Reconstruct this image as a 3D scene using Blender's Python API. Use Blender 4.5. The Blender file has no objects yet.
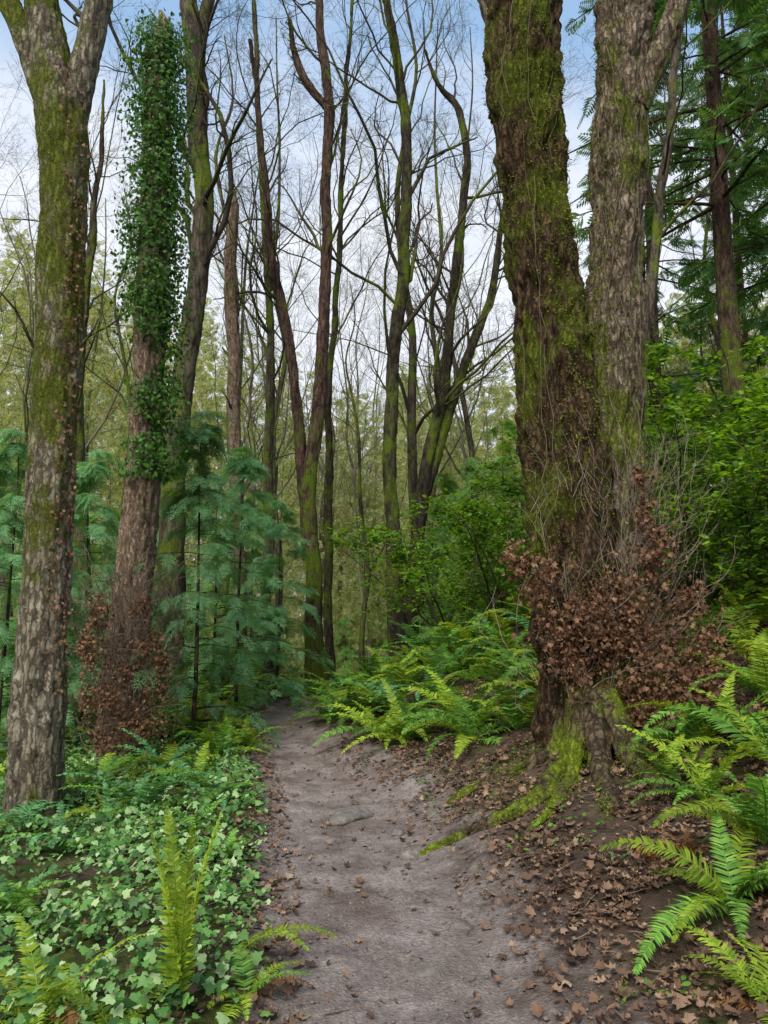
import bpy, math, numpy as np
C = bpy.context.scene.collection
rng = np.random.default_rng(7)
R = math.radians
# ------------------------------------------------------------------ noise
TB = np.random.default_rng(1).random(65536)
def vnoise(P):
    P = np.asarray(P, float); I = np.floor(P).astype(np.int64); F = P - I; F = F*F*(3-2*F)
    def h(a, b, c): return TB[((I[..., 0]+a)*73856093 ^ (I[..., 1]+b)*19349663 ^ (I[..., 2]+c)*83492791) & 0xFFFF]
    x, y, z = F[..., 0], F[..., 1], F[..., 2]
    def L(a, b, t): return a+(b-a)*t
    return L(L(L(h(0,0,0), h(1,0,0), x), L(h(0,1,0), h(1,1,0), x), y), L(L(h(0,0,1), h(1,0,1), x), L(h(0,1,1), h(1,1,1), x), y), z)
def fbm(P, o=4):
    P = np.asarray(P, float); s = 0; a = .5; t = 0
    for i in range(o):
        s = s+a*vnoise(P*2**i+i*17.3); t += a; a *= .5
    return s/t
def n2(x, y, f, o=3, s=0): return fbm(np.stack([np.asarray(x)*f+s, np.asarray(y)*f, np.zeros_like(np.asarray(x, float))+s], -1), o)
# ------------------------------------------------------------------ terrain
PY = [0, 2.5, 3.2, 4.5, 5.4, 6.85, 8.7, 10.5, 11.6, 12.8, 14.5, 18, 22]
PX = [.2, .1, .06, -.10, -.26, -.49, -1.04, -1.40, -1.34, -1.0, -.2, 1.4, 3.4]
PW = [.48, .48, .47, .46, .46, .44, .30, .23, .23, .25, .3, .3, .3]
def H(x, y):
    x = np.asarray(x, float); y = np.asarray(y, float)
    px = np.interp(y, PY, PX); hw = np.interp(y, PY, PW); d = x-px
    z = np.interp(y, [0, 8, 10, 12.8, 14.4, 20, 30, 60, 150], [0, .0, .08, .30, .18, -.8, -2, -4, 4])
    k = np.interp(y, [6, 9, 11], [1, 1.15, 1.3])
    z = z+k*np.interp(d-hw, [0, .3, 1.0, 2, 5, 12, 40, 150], [0, .07, .27, .60, 1.7, 3.2, 6, 12])
    z = z+np.interp(-d-hw, [0, .3, 2.5, 4, 8, 15, 40, 80, 150], [0, .06, -.02, -.45, -2.4, -4, -5, -2, 10])
    off = np.clip((np.abs(d)-hw*.8)/.5, .22, 1)
    z = z+off*((n2(x, y, .9)-.5)*.22+(n2(x, y, 4.5)-.5)*.08)
    z = z+.16*np.exp(-((x-2.0)/.75)**2-((y-6.5)/.8)**2)
    z = z+(n2(x, y, 9, 2, 5)-.5)*.026 - .03*np.exp(-(d/np.maximum(hw, .1))**2)
    return z
F = 745.0; PIT = R(8); CH = 1.6
def ray(u, v):
    a = (u-384)/F; b = (512-v)/F
    return np.array([a, math.cos(PIT)-b*math.sin(PIT), math.sin(PIT)+b*math.cos(PIT)])
def at(u, v, Y):
    d = ray(u, v); return np.array([0, 0, CH])+d*(Y/d[1])
def gp(u, v):
    d = ray(u, v); t = 1.0
    while t < 80:
        p = np.array([0, 0, CH])+d*t
        if p[2] < H(p[0], p[1]): return p
        t += .03
    return p
# ------------------------------------------------------------------ mesh building
class Geo:
    def __init__(s): s.v = []; s.t = []; s.q = []; s.n = 0
    def add(s, v, t=None, q=None):
        v = np.asarray(v, float).reshape(-1, 3)
        if t is not None and len(t): s.t.append(np.asarray(t).reshape(-1, 3)+s.n)
        if q is not None and len(q): s.q.append(np.asarray(q).reshape(-1, 4)+s.n)
        s.v.append(v); s.n += len(v); return s
    def mesh(s, name, mat, off=(0, 0, 0), smooth=True):
        V = np.concatenate(s.v)-np.asarray(off); T = np.concatenate(s.t) if s.t else np.zeros((0, 3), int); Q = np.concatenate(s.q) if s.q else np.zeros((0, 4), int)
        me = bpy.data.meshes.new(name); me.vertices.add(len(V)); me.vertices.foreach_set('co', V.ravel().astype(np.float32))
        loops = np.concatenate([T.ravel(), Q.ravel()]).astype(np.int32); me.loops.add(len(loops)); me.loops.foreach_set('vertex_index', loops)
        tot = np.concatenate([np.full(len(T), 3), np.full(len(Q), 4)]).astype(np.int32); st = np.concatenate([[0], np.cumsum(tot)[:-1]]).astype(np.int32)
        me.polygons.add(len(tot)); me.polygons.foreach_set('loop_start', st); me.polygons.foreach_set('loop_total', tot)
        me.update(calc_edges=True); me.validate()
        me.polygons.foreach_set('use_smooth', np.full(len(me.polygons), smooth)); me.materials.append(mat); return me
def part(name, g, mat, parent=None, label=None, smooth=True, kind=None):
    off = parent.location if parent is not None else (0, 0, 0)
    o = bpy.data.objects.new(name, g.mesh(name, mat, off, smooth)); C.objects.link(o)
    if parent is not None: o.parent = parent
    if label: o['label'] = label
    if kind: o['kind'] = kind
    return o
def tag(o, label, cat, group=None, kind=None):
    o['label'] = label; o['category'] = cat
    if group: o['group'] = group
    if kind: o['kind'] = kind
    return o
def thing(name, label, cat, loc=(0, 0, 0), group=None):
    o = bpy.data.objects.new(name, None); C.objects.link(o); o.location = loc; o.empty_display_size = .2
    return tag(o, label, cat, group)
def dup(root, loc, rz, sc, label, group=None):
    r = root.copy(); C.objects.link(r); r.location = loc; r.rotation_euler = (0, 0, rz); r.scale = (sc,)*3; r['label'] = label
    if group: r['group'] = group
    elif 'group' in r: del r['group']
    for ch in root.children:
        c = ch.copy(); C.objects.link(c); c.parent = r
    return r
def nrm(a): return a/np.maximum(np.linalg.norm(a, axis=-1, keepdims=True), 1e-9)
def basis(z, spin):
    z = nrm(z); ref = np.where(np.abs(z[:, 2:3]) > .9, np.array([[1., 0, 0]]), np.array([[0, 0, 1.]]))
    x = nrm(np.cross(ref, z)); y = np.cross(z, x); c = np.cos(spin)[:, None]; s = np.sin(spin)[:, None]
    return np.stack([x*c+y*s, -x*s+y*c, z], -1)
def basis_yz(y, z):
    y = nrm(y); x = nrm(np.cross(y, z)); z = np.cross(x, y); return np.stack([x, y, z], -1)
def inst(g, tv, tt, M, pos, sc):
    sc = np.asarray(sc); sc = sc[:, None, None] if sc.ndim == 1 else sc[:, None, :]
    V = np.einsum('mij,mnj->mni', M, tv[None]*sc)+pos[:, None]
    T = tt[None]+(np.arange(len(pos))*len(tv))[:, None, None]
    g.add(V, T)
def tubes(g, P, Rr, sides=4):
    B, K, _ = P.shape; T = np.empty_like(P); T[:, 1:-1] = P[:, 2:]-P[:, :-2]; T[:, 0] = P[:, 1]-P[:, 0]; T[:, -1] = P[:, -1]-P[:, -2]; T = nrm(T)
    m = nrm(P[:, -1]-P[:, 0]); ref = np.where(np.abs(m[:, 0:1]) > .7, np.array([[0, 1., 0]]), np.array([[1., 0, 0]]))[:, None]
    X = nrm(ref-(ref*T).sum(-1, keepdims=True)*T); Y = np.cross(T, X)
    a = np.arange(sides)*2*math.pi/sides
    V = P[:, :, None]+Rr[:, :, None, None]*(X[:, :, None]*np.cos(a)[:, None]+Y[:, :, None]*np.sin(a)[:, None])
    b = (np.arange(B)*K*sides)[:, None, None]; k = (np.arange(K-1)*sides)[None, :, None]; s = np.arange(sides)[None, None]; s2 = (s+1) % sides
    g.add(V, q=np.stack([b+k+s, b+k+s2, b+k+sides+s2, b+k+sides+s], -1))
def grow(P, Rr, n, t0, ang, lf, rf, k, jit, up, t1=1.0, rmin=.002):
    B, K, _ = P.shape; Ln = np.linalg.norm(np.diff(P, axis=1), axis=-1).sum(1)
    idx = np.repeat(np.arange(B), n); M = len(idx); t = rng.uniform(t0, t1, M); s = t*(K-1); i = np.minimum(s.astype(int), K-2); f = (s-i)[:, None]
    base = P[idx, i]*(1-f)+P[idx, i+1]*f; r0 = Rr[idx, i]*(1-f[:, 0])+Rr[idx, i+1]*f[:, 0]
    tn = nrm(P[idx, i+1]-P[idx, i]); rv = rng.normal(size=(M, 3)); pp = nrm(rv-(rv*tn).sum(1, keepdims=True)*tn)
    a = rng.normal(ang, abs(ang)*.25, M)[:, None]; d = tn*np.cos(a)+pp*np.sin(a)
    seg = (Ln[idx]*lf*(1.1-.6*t)*rng.uniform(.6, 1.3, M)/(k-1))[:, None]
    pts = [base]
    for j in range(k-1):
        d = nrm(d+rng.normal(0, jit, (M, 3))+np.array([0, 0, up])); pts.append(pts[-1]+d*seg)
    rr = np.maximum(r0*rf*rng.uniform(.6, 1.1, M), rmin)
    return np.stack(pts, 1), rr[:, None]*(1-.7*np.linspace(0, 1, k))[None]
def resample(pts, rad, step):
    pts = np.asarray(pts, float); rad = np.asarray(rad, float); n = len(pts)
    P = np.vstack([2*pts[0]-pts[1], pts, 2*pts[-1]-pts[-2]]); Q = np.concatenate([[rad[0]], rad, [rad[-1]]]); o = []; q = []
    for i in range(n-1):
        m = max(1, int(round(np.linalg.norm(pts[i+1]-pts[i])/step))); t = (np.arange(m)/m)[:, None]; a, b, c, d = P[i:i+4]
        o.append(.5*((2*b)+(-a+c)*t+(2*a-5*b+4*c-d)*t*t+(-a+3*b-3*c+d)*t**3)); t = t[:, 0]
        e, f, g_, h = Q[i:i+4]; q.append(.5*((2*f)+(-e+g_)*t+(2*e-5*f+4*g_-h)*t*t+(-e+3*f-3*g_+h)*t**3))
    return np.vstack(o+[pts[-1:]]), np.concatenate(q+[rad[-1:]])
def trunk(g, pts, rad, sides=40, step=.06, amp=.02, lump=.25, flare=0, fr=9, cap=True, seed=0.):
    P, r = resample(pts, rad, step); K = len(P); T = nrm(np.gradient(P, axis=0)); X = np.array([1., 0, 0])-T*T[:, :1]; X = nrm(X); Y = np.cross(T, X)
    a = np.arange(sides)*2*math.pi/sides; ca, sa = np.cos(a)[None], np.sin(a)[None]; s = np.concatenate([[0], np.cumsum(np.linalg.norm(np.diff(P, axis=0), axis=1))])[:, None]
    rr = r[:, None]
    lo = fbm(np.stack([ca*1.5+seed+0*s, sa*1.5+0*s, s*2.0+0*ca+seed], -1), 3)-.5
    rd = .6-np.abs(fbm(np.stack([ca*rr*fr+seed, sa*rr*fr, s*fr*.22+0*ca], -1), 4)*2-1)*3.0
    rd = np.clip(rd, -.8, .6)
    fine = fbm(np.stack([ca*rr*fr*4, sa*rr*fr*4, s*fr*1.6+0*ca], -1), 3)-.5
    rad2 = rr*(1+lump*2*lo)+amp*rd+amp*1.6*fine
    if flare: rad2 = rad2*(1+flare*np.exp(-s/.4)*(.7+.5*np.cos(a*5+seed+lo*3)))
    V = P[:, None]+rad2[..., None]*(X[:, None]*ca[..., None]+Y[:, None]*sa[..., None])
    k = (np.arange(K-1)*sides)[:, None]; c = np.arange(sides)[None]; c2 = (c+1) % sides
    g.add(V, q=np.stack([k+c, k+c2, k+sides+c2, k+sides+c], -1))
    if cap:
        g.add(P[-1:]+T[-1:]*r[-1]*.3, t=np.stack([np.arange(sides)+(K-1)*sides-K*sides, (np.arange(sides)+1) % sides+(K-1)*sides-K*sides, np.zeros(sides, int)], -1))
    N = nrm(X[:, None]*ca[..., None]+Y[:, None]*sa[..., None])
    return V, N, P, r
def pxtrunk(px, Y, below=.25, Y1=None, ws=1.):
    pts = []; rad = []
    for i, (u, v, w) in enumerate(px):
        y = Y if Y1 is None else Y+(Y1-Y)*i/(len(px)-1)
        p = at(u, v, y); pts.append(p); rad.append(ws*w/2/F*np.linalg.norm(p-np.array([0, 0, CH]))/np.linalg.norm(ray(u, v)))
    hb = float(H(pts[0][0], pts[0][1]))
    if pts[0][2] > hb-.1: pts.insert(0, np.array([pts[0][0], pts[0][1], hb-below])); rad.insert(0, rad[0]*1.08)
    return pts, rad, (pts[0][0], pts[0][1], hb)
# ------------------------------------------------------------------ materials
def newmat(name):
    m = bpy.data.materials.new(name); m.use_nodes = True; nt = m.node_tree; nt.nodes.clear(); return m, nt
def N(nt, t, **kw):
    n = nt.nodes.new(t)
    for k, v in kw.items():
        if k.startswith('i_'): n.inputs[k[2:].replace('_', ' ')].default_value = v
        else: setattr(n, k, v)
    return n
def ramp(nt, src, stops):
    r = nt.nodes.new('ShaderNodeValToRGB'); e = r.color_ramp.elements
    while len(e) < len(stops): e.new(.5)
    for i, (p, c) in enumerate(stops): e[i].position = p; e[i].color = (*c, 1) if len(c) == 3 else c
    nt.links.new(src, r.inputs[0]); return r.outputs[0]
def mixc(nt, f, a, b, bt='MIX'):
    m = nt.nodes.new('ShaderNodeMix'); m.data_type = 'RGBA'; m.blend_type = bt
    for s, x in ((m.inputs[0], f), (m.inputs[6], a), (m.inputs[7], b)):
        if isinstance(x, (int, float)): s.default_value = x
        elif isinstance(x, tuple): s.default_value = (*x, 1)
        else: nt.links.new(x, s)
    return m.outputs[2]
def leafmat(name, cols, tr=.35, rough=.55, spec=.2, ov=.35):
    m, nt = newmat(name); out = N(nt, 'ShaderNodeOutputMaterial'); geo = N(nt, 'ShaderNodeNewGeometry'); oi = N(nt, 'ShaderNodeObjectInfo')
    c = ramp(nt, geo.outputs['Random Per Island'], [(i/(len(cols)-1), x) for i, x in enumerate(cols)])
    v = ramp(nt, oi.outputs['Random'], [(0, (1-ov,)*3), (1, (1+ov*.6,)*3)]); c = mixc(nt, 1.0, c, v, 'MULTIPLY')
    p = N(nt, 'ShaderNodeBsdfPrincipled', i_Roughness=rough); p.inputs['Specular IOR Level'].default_value = spec
    nt.links.new(c, p.inputs['Base Color'])
    if tr > 0:
        t = N(nt, 'ShaderNodeBsdfTranslucent'); nt.links.new(mixc(nt, 1.0, c, (1.5, 1.3, .5), 'MULTIPLY'), t.inputs[0]); x = N(nt, 'ShaderNodeMixShader'); x.inputs[0].default_value = tr
        nt.links.new(p.outputs[0], x.inputs[1]); nt.links.new(t.outputs[0], x.inputs[2]); nt.links.new(x.outputs[0], out.inputs[0])
    else: nt.links.new(p.outputs[0], out.inputs[0])
    return m
def barkmat(name, dark, light, moss, mlo=.5, mhi=.6, sc=14, bump=.6, lich=None, grad=None, crack=.75):
    m, nt = newmat(name); L = nt.links; out = N(nt, 'ShaderNodeOutputMaterial'); tc = N(nt, 'ShaderNodeTexCoord'); mp = N(nt, 'ShaderNodeMapping'); mp.inputs['Scale'].default_value = (1, 1, .24); L.new(tc.outputs['Object'], mp.inputs[0])
    n1 = N(nt, 'ShaderNodeTexNoise', i_Scale=sc, i_Detail=8, i_Roughness=.72); L.new(mp.outputs[0], n1.inputs[0])
    n3 = N(nt, 'ShaderNodeTexNoise', i_Scale=sc*.5, i_Detail=8, i_Roughness=.75); L.new(tc.outputs['Object'], n3.inputs[0])
    wv = mixc(nt, .12, mp.outputs[0], n3.outputs['Color'], 'ADD')
    vo = N(nt, 'ShaderNodeTexVoronoi', feature='DISTANCE_TO_EDGE', i_Scale=sc*1.3); L.new(wv, vo.inputs[0]); cr = ramp(nt, vo.outputs['Distance'], [(0, (0, 0, 0)), (.16, (1, 1, 1))])
    mid = tuple((a+b)/2 for a, b in zip(dark, light))
    c = ramp(nt, n1.outputs[0], [(.36, dark), (.5, mid), (.64, light)])
    if lich: c = mixc(nt, ramp(nt, n3.outputs[0], [(.5, (0, 0, 0)), (.64, (.8, .8, .8))]), c, lich)
    c = mixc(nt, crack, c, mixc(nt, 1.0, c, ramp(nt, vo.outputs['Distance'], [(0, (.25, .22, .2)), (.13, (1.08, 1.08, 1.08))]), 'MULTIPLY'))
    n2_ = N(nt, 'ShaderNodeTexNoise', i_Scale=1.7, i_Detail=9, i_Roughness=.72); mp2 = N(nt, 'ShaderNodeMapping'); mp2.inputs['Scale'].default_value = (1, 1, .6); L.new(tc.outputs['Object'], mp2.inputs[0]); L.new(mp2.outputs[0], n2_.inputs[0]); fac = n2_.outputs[0]
    if grad:
        sx = N(nt, 'ShaderNodeSeparateXYZ'); L.new(tc.outputs['Object'], sx.inputs[0]); mr = N(nt, 'ShaderNodeMapRange'); mr.inputs[1].default_value = grad[0]; mr.inputs[2].default_value = grad[1]; mr.inputs[3].default_value = grad[2]; mr.inputs[4].default_value = grad[3]; L.new(sx.outputs[2], mr.inputs[0])
        ad = N(nt, 'ShaderNodeMath', operation='ADD'); L.new(fac, ad.inputs[0]); L.new(mr.outputs[0], ad.inputs[1]); fac = ad.outputs[0]
    mk = ramp(nt, fac, [(mlo, (0, 0, 0)), (mhi, (.95, .95, .95))])
    nf = N(nt, 'ShaderNodeTexNoise', i_Scale=55, i_Detail=5, i_Roughness=.7); L.new(tc.outputs['Object'], nf.inputs[0])
    mc = ramp(nt, nf.outputs[0], [(.32, tuple(x*.25 for x in moss)), (.68, tuple(x*1.4 for x in moss))])
    c = mixc(nt, mk, c, mc)
    p = N(nt, 'ShaderNodeBsdfPrincipled', i_Roughness=.9); p.inputs['Specular IOR Level'].default_value = .12; L.new(c, p.inputs['Base Color'])
    hb = mixc(nt, .4, n1.outputs[0], cr); hb = mixc(nt, .3, hb, nf.outputs[0]); b = N(nt, 'ShaderNodeBump', i_Strength=bump, i_Distance=.04); L.new(hb, b.inputs['Height']); L.new(b.outputs[0], p.inputs['Normal']); L.new(p.outputs[0], out.inputs[0]); return m
M = {}
M['big'] = barkmat('big_bark', (.045, .03, .02), (.29, .22, .15), (.12, .15, .013), .51, .59, 18, 1.0, (.31, .27, .20), (0, 8, .04, -.01))
M['bigA'] = barkmat('mossy_bark', (.016, .010, .006), (.13, .078, .043), (.10, .125, .010), .49, .57, 18, 1.0)
M['lichen'] = barkmat('lichen_bark', (.065, .05, .033), (.29, .245, .175), (.11, .13, .012), .49, .58, 17, .9, (.35, .33, .25), (0.6, 4, -.05, .05))
M['snag'] = barkmat('snag_bark', (.09, .055, .032), (.40, .28, .19), (.12, .16, .02), .57, .66, 22, 1.0, (.36, .30, .23), None, .45)
M['red'] = barkmat('red_bark', (.028, .016, .012), (.12, .074, .056), (.10, .14, .013), .51, .60, 12, .7, None, (0, 7, .12, -.05))
M['grey'] = barkmat('grey_bark', (.026, .02, .014), (.12, .098, .072), (.11, .15, .013), .49, .58, 9, .6)
M['dark'] = barkmat('dark_bark', (.014, .011, .008), (.062, .050, .034), (.09, .125, .012), .49, .58, 9, .6)
M['far'] = barkmat('far_bark_hazed', (.09, .08, .062), (.21, .185, .145), (.22, .28, .08), .48, .58, 6, .3, crack=.2)  # bark paled, distance haze painted into the base colour
M['fartwig'] = barkmat('far_twig_bark_hazed', (.07, .062, .048), (.17, .15, .115), (.18, .22, .06), .48, .58, 6, .1, crack=0)  # twigs of the far trees, lightened the same way for painted haze
M['twig'] = barkmat('twig_bark', (.022, .017, .013), (.075, .058, .044), (.12, .15, .016), .49, .59, 9, .1, crack=0)
M['greytwig'] = barkmat('grey_twig', (.13, .10, .075), (.34, .28, .215), (.1, .1, .02), .8, .9, 9, .1, crack=0)
M['vine'] = barkmat('vine_stem', (.07, .05, .035), (.22, .17, .125), (.1, .1, .02), .6, .8, 9, .1, crack=0)
M['root'] = barkmat('mossy_root', (.035, .024, .014), (.13, .095, .06), (.15, .20, .012), .46, .55, 14, .9)
M['moss'] = leafmat('moss_tufts', [(.075, .11, .008), (.16, .22, .012), (.25, .33, .018)], .25, .9, .1)
M['dmoss'] = leafmat('dark_moss_tufts', [(.035, .042, .005), (.085, .105, .008), (.16, .185, .013)], .2, .9, .1)
M['fern'] = leafmat('sword_fern', [(.065, .17, .02), (.12, .27, .035), (.19, .37, .055)], .35, .5, .25, .45)
M['ferny'] = leafmat('yellow_fern', [(.14, .25, .018), (.24, .36, .028), (.35, .45, .045)], .4, .5, .25, .35)
M['fernb'] = leafmat('bluish_fern', [(.06, .18, .06), (.10, .27, .095), (.17, .37, .14)], .3, .5, .25, .35)
M['fernd'] = leafmat('withered_fern', [(.12, .05, .02), (.22, .10, .04), (.3, .16, .06)], .2, .8, .1)
M['ivy'] = leafmat('ivy_leaf', [(.018, .05, .012), (.04, .11, .022), (.08, .19, .04), (.13, .26, .06), (.05, .13, .025), (.20, .33, .12), (.32, .40, .20)], .2, .5, .25)
M['tivy'] = leafmat('tree_ivy_leaf', [(.025, .08, .012), (.06, .17, .02), (.13, .29, .035)], .3, .5, .25)
M['dead'] = leafmat('dead_leaf', [(.035, .021, .014), (.10, .058, .038), (.23, .135, .085), (.07, .04, .026), (.30, .19, .125), (.13, .075, .047), (.40, .28, .18)], .1, .7, .2)
M['clump'] = leafmat('dead_hanging_leaf', [(.045, .024, .014), (.13, .068, .038), (.24, .13, .075), (.08, .04, .024), (.34, .20, .12)], .2, .75, .15)
M['cedar'] = leafmat('cedar_spray', [(.10, .23, .095), (.155, .33, .145), (.25, .44, .21)], .4, .6, .1, .3)
M['dcedar'] = leafmat('green_cedar_spray', [(.09, .21, .045), (.15, .32, .07), (.24, .43, .11)], .4, .6, .1, .3)
M['fir'] = leafmat('fir_spray', [(.055, .14, .035), (.09, .21, .055), (.14, .28, .09)], .35, .6, .15, .3)
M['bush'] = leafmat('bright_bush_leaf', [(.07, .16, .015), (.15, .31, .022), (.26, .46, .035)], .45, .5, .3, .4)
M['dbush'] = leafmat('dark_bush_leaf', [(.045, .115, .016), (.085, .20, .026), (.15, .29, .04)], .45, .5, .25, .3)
M['yel'] = leafmat('far_yellow_leaf_hazed', [(.22, .34, .12), (.55, .58, .23), (.70, .62, .27), (.14, .26, .10), (.40, .52, .22)], .45, .8, .1)  # far leaf tones lifted, so air haze is part of the albedo
def groundmat(name):
    m, nt = newmat(name); L = nt.links; out = N(nt, 'ShaderNodeOutputMaterial'); tc = N(nt, 'ShaderNodeTexCoord'); a = N(nt, 'ShaderNodeAttribute', attribute_name='dirt'); g = N(nt, 'ShaderNodeAttribute', attribute_name='green')
    n1 = N(nt, 'ShaderNodeTexNoise', i_Scale=5, i_Detail=10, i_Roughness=.72); n2_ = N(nt, 'ShaderNodeTexNoise', i_Scale=38, i_Detail=8, i_Roughness=.78); n3 = N(nt, 'ShaderNodeTexNoise', i_Scale=1.9, i_Detail=6, i_Roughness=.6); vo = N(nt, 'ShaderNodeTexVoronoi', i_Scale=70)
    for n in (n1, n2_, n3, vo): L.new(tc.outputs['Object'], n.inputs[0])
    soil = ramp(nt, n1.outputs[0], [(.3, (.03, .02, .014)), (.55, (.085, .057, .04)), (.75, (.15, .105, .074))])
    dirt = ramp(nt, n1.outputs[0], [(.32, (.10, .078, .068)), (.5, (.205, .168, .15)), (.68, (.32, .275, .255))])
    dirt = mixc(nt, .45, dirt, ramp(nt, n2_.outputs[0], [(.35, (.07, .053, .046)), (.5, (.205, .17, .152)), (.62, (.37, .32, .295))]))
    dirt = mixc(nt, 1.0, dirt, ramp(nt, n3.outputs[0], [(.36, (.66, .60, .57)), (.5, (1.0, .98, .97)), (.62, (1.2, 1.2, 1.22))]), 'MULTIPLY')
    grn = ramp(nt, n1.outputs[0], [(.35, (.025, .03, .008)), (.6, (.07, .085, .015)), (.75, (.14, .16, .03))])
    nn = N(nt, 'ShaderNodeMath', operation='ADD'); L.new(n1.outputs[0], nn.inputs[0]); L.new(a.outputs['Fac'], nn.inputs[1]); fd = ramp(nt, nn.outputs[0], [(.72, (0, 0, 0)), (1.0, (1, 1, 1))])
    nn2 = N(nt, 'ShaderNodeMath', operation='ADD'); L.new(n3.outputs[0], nn2.inputs[0]); L.new(g.outputs['Fac'], nn2.inputs[1]); fg = ramp(nt, nn2.outputs[0], [(.85, (0, 0, 0)), (1.1, (1, 1, 1))])
    c = mixc(nt, fg, soil, grn); c = mixc(nt, fd, c, dirt)
    p = N(nt, 'ShaderNodeBsdfPrincipled', i_Roughness=.85); p.inputs['Specular IOR Level'].default_value = .15; L.new(c, p.inputs['Base Color'])
    h = mixc(nt, .35, n2_.outputs[0], vo.outputs[0]); h = mixc(nt, .4, h, n1.outputs[0]); b = N(nt, 'ShaderNodeBump', i_Strength=1.0, i_Distance=.045); L.new(h, b.inputs['Height']); L.new(b.outputs[0], p.inputs['Normal']); L.new(p.outputs[0], out.inputs[0]); return m
M['ground'] = groundmat('forest_soil')
def stonemat():
    m, nt = newmat('grey_stone'); L = nt.links; out = N(nt, 'ShaderNodeOutputMaterial'); tc = N(nt, 'ShaderNodeTexCoord'); n1 = N(nt, 'ShaderNodeTexNoise', i_Scale=14, i_Detail=10, i_Roughness=.75); L.new(tc.outputs['Object'], n1.inputs[0])
    p = N(nt, 'ShaderNodeBsdfPrincipled', i_Roughness=.85); L.new(ramp(nt, n1.outputs[0], [(.35, (.07, .06, .05)), (.65, (.25, .215, .19))]), p.inputs['Base Color']); b = N(nt, 'ShaderNodeBump', i_Strength=.8, i_Distance=.03); L.new(n1.outputs[0], b.inputs['Height']); L.new(b.outputs[0], p.inputs['Normal']); L.new(p.outputs[0], out.inputs[0]); return m
M['stone'] = stonemat()
# ------------------------------------------------------------------ ground and path
def attr(me, name, vals):
    a = me.attributes.new(name, 'FLOAT', 'POINT'); a.data.foreach_set('value', vals.astype(np.float32))
def dirtf(x, y):
    px = np.interp(y, PY, PX); hw = np.interp(y, PY, PW); d = x-px
    e = np.clip(1-(np.abs(d)-hw*.95)/.28, 0, 1)
    rt = np.clip(1-(d-hw)/np.interp(y, [3, 5, 7.5, 9, 10.5], [.7, .9, 1.5, 1.0, .1]), 0, 1)*(d > 0)*.66
    return np.maximum(e, rt)*np.clip((16-y)/2, 0, 1)
n = 460; t = np.linspace(-1, 1, n); gx = 2.2*np.sinh(5*t); gy = 6+2.6*np.sinh(5*t)
X, Y = np.meshgrid(gx, gy, indexing='ij'); Z = H(X, Y); i = np.arange(n-1)[:, None]*n+np.arange(n-1)[None]
g = Geo(); g.add(np.stack([X, Y, Z], -1), q=np.stack([i, i+n, i+n+1, i+1], -1)); o = part('ground', g, M['ground'], kind='structure'); o['label'] = 'sloping forest floor of dark soil and moss'
dd = X-np.interp(Y, PY, PX); attr(o.data, 'dirt', dirtf(X, Y).ravel()); attr(o.data, 'green', (np.clip(.33+(dd < -.6)*.18+(np.abs(dd) > 5)*.35+.35*np.exp(-((X-1.9)/.8)**2-((Y-6.2)/.7)**2), 0, 1)).ravel())
ys = np.arange(1.0, 17, .03); k = 44; s = np.linspace(-1, 1, k); px = np.interp(ys, PY, PX); hw = np.interp(ys, PY, PW)
ew = (n2(ys, ys*0, 2.5, 4, 9)-.5)*.5; ew2 = (n2(ys, ys*0, 2.5, 4, 29)-.5)*.5; ew *= np.minimum(hw/.4, 1); ew2 *= np.minimum(hw/.4, 1)
XX = px[:, None]+np.where(s[None] < 0, s[None]*(hw+ew)[:, None], s[None]*(hw+ew2)[:, None]); YY = ys[:, None]+0*XX; ZZ = H(XX, YY)+.012-.014*np.abs(s[None])**6+(n2(XX, YY, 16, 4, 3)-.5)*.022
i = np.arange(len(ys)-1)[:, None]*k+np.arange(k-1)[None]
g = Geo(); g.add(np.stack([XX, YY, ZZ], -1), q=np.stack([i, i+1, i+k+1, i+k], -1)); o = part('path', g, M['ground'], kind='structure'); o['label'] = 'trodden bare earth trail curving away behind the fern bank'; attr(o.data, 'dirt', np.maximum(dirtf(XX, YY)-.5*np.abs(s[None])**4, .28).ravel()); attr(o.data, 'green', np.zeros(XX.size))
# ------------------------------------------------------------------ leaf templates
LEAF = (np.array([[0, 0, 0], [-.28, .45, .06], [0, 1, -.05], [.28, .45, .06]], float), np.array([[0, 3, 2], [0, 2, 1]]))
def fan(pts, curl):
    p = np.array(pts, float); z = curl*(p[:, 0]**2*1.2+(p[:, 1]-.5)**2*.8); v = np.vstack([[0, .35, 0], np.column_stack([p, z])]); m = len(p)
    return v, np.array([[0, 1+a, 1+(a+1) % m] for a in range(m)])
MP = [(.0, 0), (.22, .06), (.52, .12), (.40, .34), (.60, .62), (.28, .60), (.18, .78), (0, 1.05), (-.18, .78), (-.28, .60), (-.60, .62), (-.40, .34), (-.52, .12), (-.22, .06)]
MAPLE = fan(MP, .35); MAPC = fan([(a*.75, b) for a, b in MP], 1.3); MAPN = fan(MP, -.6)
IVY = fan([(0, .05), (.25, -.05), (.46, .15), (.34, .38), (.40, .58), (.18, .62), (0, 1), (-.18, .62), (-.40, .58), (-.34, .38), (-.46, .15), (-.25, -.05)], -.15)
OVAL = fan([(.0, 0), (.2, .15), (.3, .42), (.22, .72), (0, 1), (-.22, .72), (-.3, .42), (-.2, .15)], -.3)
def scat(g, tpl, P, nz, sc): inst(g, tpl[0], tpl[1], basis(nz, rng.uniform(0, 6.28, len(P))), P, sc)
def zone(nn, x0, x1, y0, y1, f):
    x = rng.uniform(x0, x1, nn*4); y = y0+(y1-y0)*rng.random(nn*4)**1.3; k = rng.random(nn*4) < f(x, y); return x[k][:nn], y[k][:nn]
def dpx(x, y): return (x-np.interp(y, PY, PX))/1.0
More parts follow.
